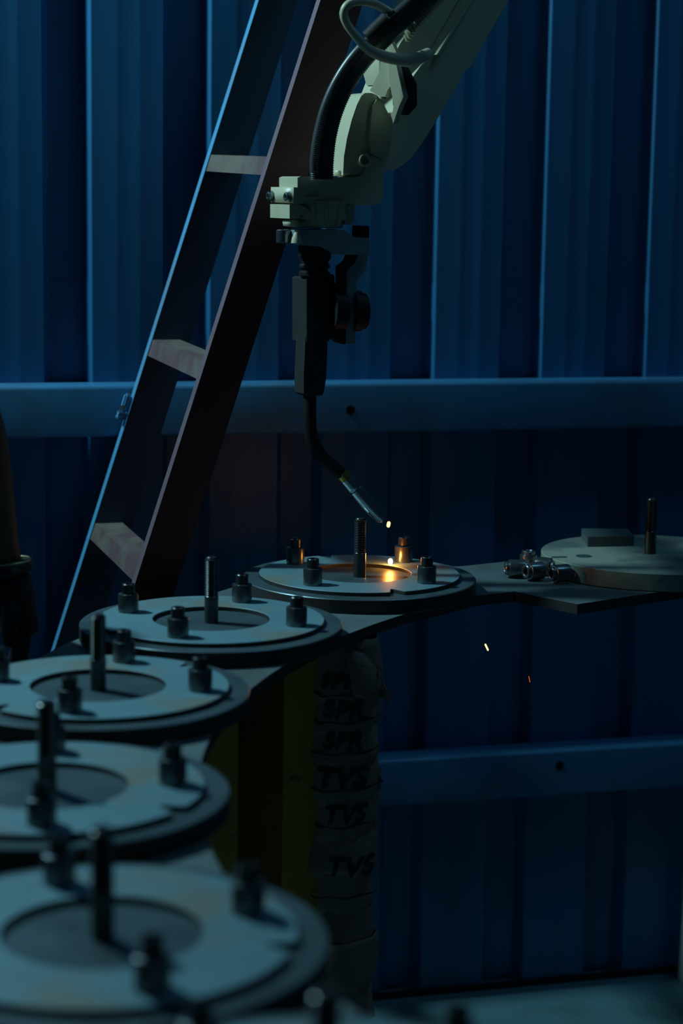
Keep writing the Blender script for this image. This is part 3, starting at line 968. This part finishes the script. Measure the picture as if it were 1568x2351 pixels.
sh_r = Vector((PX + 0.185, PYY + 0.02, 1.44)); el = at(-55, 935, PYY + 0.03); wr = at(4, 1288, PYY + 0.03); hd = at(30, 1345, PYY + 0.03)
sh_l = Vector((PX - 0.185, PYY, 1.42)); ell = Vector((PX - 0.24, PYY + 0.02, 1.20)); wrl = Vector((PX - 0.25, PYY - 0.06, 0.96)); hdl = Vector((PX - 0.25, PYY - 0.09, 0.87))
pel = Vector((PX, PYY, 0.98)); ch = Vector((PX, PYY, 1.32)); nk = Vector((PX, PYY, 1.52)); waist = Vector((PX, PYY, 1.15)); hdb = Vector((PX, PYY - 0.01, 1.60)); hdt = Vector((PX, PYY - 0.015, 1.70))
J = [pel, waist, ch, nk, hdb, hdt, sh_r, el, wr, hd, sh_l, ell, wrl, hdl,
     Vector((PX + 0.09, PYY, 0.90)), Vector((PX + 0.10, PYY, 0.50)), Vector((PX + 0.10, PYY + 0.02, 0.09)), Vector((PX + 0.11, PYY - 0.11, 0.045)),
     Vector((PX - 0.09, PYY, 0.90)), Vector((PX - 0.10, PYY, 0.50)), Vector((PX - 0.10, PYY + 0.02, 0.09)), Vector((PX - 0.11, PYY - 0.11, 0.045))]
Eg = [(0, 1), (1, 2), (2, 3), (3, 4), (4, 5), (2, 6), (6, 7), (7, 8), (8, 9), (2, 10), (10, 11), (11, 12), (12, 13), (0, 14), (14, 15), (15, 16), (16, 17), (0, 18), (18, 19), (19, 20), (20, 21)]
Rd = [(0.15, 0.11), (0.14, 0.10), (0.15, 0.11), 0.055, 0.075, 0.08, 0.06, 0.043, 0.028, 0.026, 0.06, 0.043, 0.028, 0.026, 0.085, 0.058, 0.040, 0.035, 0.085, 0.058, 0.040, 0.035]
skin_body('body', J, Eg, Rd, 'skin', per)
# clothing
Js = [waist, Vector((PX, PYY, 1.02)), ch, Vector((PX, PYY, 1.45)), sh_r, sh_r.lerp(el, 1.02), sh_l, sh_l.lerp(ell, 0.80)]
skin_body('shirt', Js, [(0, 1), (0, 2), (2, 3), (2, 4), (4, 5), (2, 6), (6, 7)], [(0.155, 0.12), (0.155, 0.12), (0.165, 0.125), 0.075, 0.068, 0.064, 0.066, 0.056], 'shirt', per)
skin_body('trousers', [pel + Vector((0, 0, 0.04)), J[14], J[15], J[16] + Vector((0, 0, 0.04)), J[18], J[19], J[20] + Vector((0, 0, 0.04))], [(0, 1), (1, 2), (2, 3), (0, 4), (4, 5), (5, 6)],
          [(0.165, 0.125), 0.098, 0.072, 0.062, 0.098, 0.072, 0.062], 'trousers', per)
for i in (16, 20):
    f = J[i]
    skin_body('boot', [Vector((f.x, f.y, 0.14)), Vector((f.x, f.y, 0.052)), Vector((f.x, f.y - 0.16, 0.044)), Vector((f.x, f.y + 0.04, 0.046))], [(0, 1), (1, 2), (1, 3)], [0.052, 0.05, 0.042, 0.044], 'boots', per)
# head details (face towards the camera side)
bm = bmesh.new()
bmesh.ops.create_uvsphere(bm, u_segments=24, v_segments=16, radius=0.098, matrix=Matrix.Translation((PX, PYY + 0.012, 1.715)) @ Matrix.Diagonal((0.86, 1.0, 1.05, 1)))
bmesh.ops.delete(bm, geom=[v for v in bm.verts if v.co.z < 1.705 and v.co.y < PYY + 0.02 or v.co.z < 1.64], context='VERTS')
h_ = obj('hair', bm, 'hair', per, 80); so = h_.modifiers.new('thickness', 'SOLIDIFY'); so.thickness = 0.006
for sx in (-1, 1):
    bm = bmesh.new()
    bmesh.ops.create_uvsphere(bm, u_segments=12, v_segments=8, radius=0.011, matrix=Matrix.Translation((PX + sx * 0.031, PYY - 0.082, 1.675)))
    obj('eye', bm, 'eye_white', per, 80)
    bm = bmesh.new()
    bmesh.ops.create_uvsphere(bm, u_segments=12, v_segments=8, radius=0.03, matrix=Matrix.Translation((PX + sx * 0.084, PYY + 0.005, 1.665)) @ Matrix.Diagonal((0.3, 0.6, 1, 1)))
    obj('ear', bm, 'skin', per, 80)
skin_body('nose', [Vector((PX, PYY - 0.086, 1.678)), Vector((PX, PYY - 0.104, 1.645))], [(0, 1)], [0.008, 0.013], 'skin', per, 1)
skin_body('mouth', [Vector((PX - 0.022, PYY - 0.084, 1.612)), Vector((PX, PYY - 0.090, 1.613)), Vector((PX + 0.022, PYY - 0.084, 1.612))], [(0, 1), (1, 2)], [0.004, 0.007, 0.004], 'skin', per, 1)
# gloved hands
def glove(w0, h0, flip):
    dn = (h0 - w0).normalized()
    sd = Vector((1, 0, 0)); sd = (sd - dn * sd.dot(dn)).normalized() * flip
    fw = Vector((0, -1, 0)); fw = (fw - dn * fw.dot(dn)).normalized()
    J2 = [w0 + dn * 0.055, w0 - dn * 0.0, w0 + dn * 0.09]
    R2 = [(0.040, 0.030), (0.036, 0.033), (0.036, 0.024)]
    E2 = [(0, 1), (0, 2)]
    o = skin_body('work_glove', J2, E2, R2, 'glove', per)
    for k, (off, ln) in enumerate(((-0.030, 0.062), (-0.010, 0.074), (0.010, 0.070), (0.028, 0.054))):
        b0 = w0 + dn * 0.085 + fw * off
        pts = [b0, b0 + dn * ln * 0.45 - sd * 0.003, b0 + dn * ln * 0.78 - sd * 0.014, b0 + dn * ln * 0.95 - sd * 0.028]
        skin_body('glove_finger', pts, [(0, 1), (1, 2), (2, 3)], [0.0115, 0.0105, 0.0095, 0.008], 'glove', o, 1)
    t0 = w0 + dn * 0.035 + fw * 0.028
    skin_body('glove_finger', [t0, t0 + dn * 0.03 + fw * 0.022, t0 + dn * 0.06 + fw * 0.028 - sd * 0.008], [(0, 1), (1, 2)], [0.014, 0.012, 0.009], 'glove', o, 1)
    return dn
dn = glove(at(22, 1312, PYY + 0.03), at(40, 1420, PYY + 0.03), 1)
glove(wrl, hdl, -1)
bm = bmesh.new()
cw = at(16, 1303, PYY + 0.03)
lathe(bm, [(0.030, -0.006), (0.0365, -0.0065), (0.0372, 0), (0.0350, 0.006), (0.029, 0.006)], 40, axisM(cw, -dn), closed=True)
for i_, q in enumerate(bm.verts):
    if i_ % 2: q.co += (cw - q.co) * 0.04
obj('glove_cuff', bm, 'knit_cuff', per, 60)
bm = bmesh.new()
cb_ = at(14, 1288, PYY + 0.03)
path = [cb_ + Vector((0.0335 * cos(2 * pi * k / 32), 0.0335 * sin(2 * pi * k / 32), 0.003 * cos(2 * pi * k / 32))) for k in range(33)]
tube(bm, path, 0.0014, 8, cap=False)
obj('bracelet', bm, 'gold', per, 80)
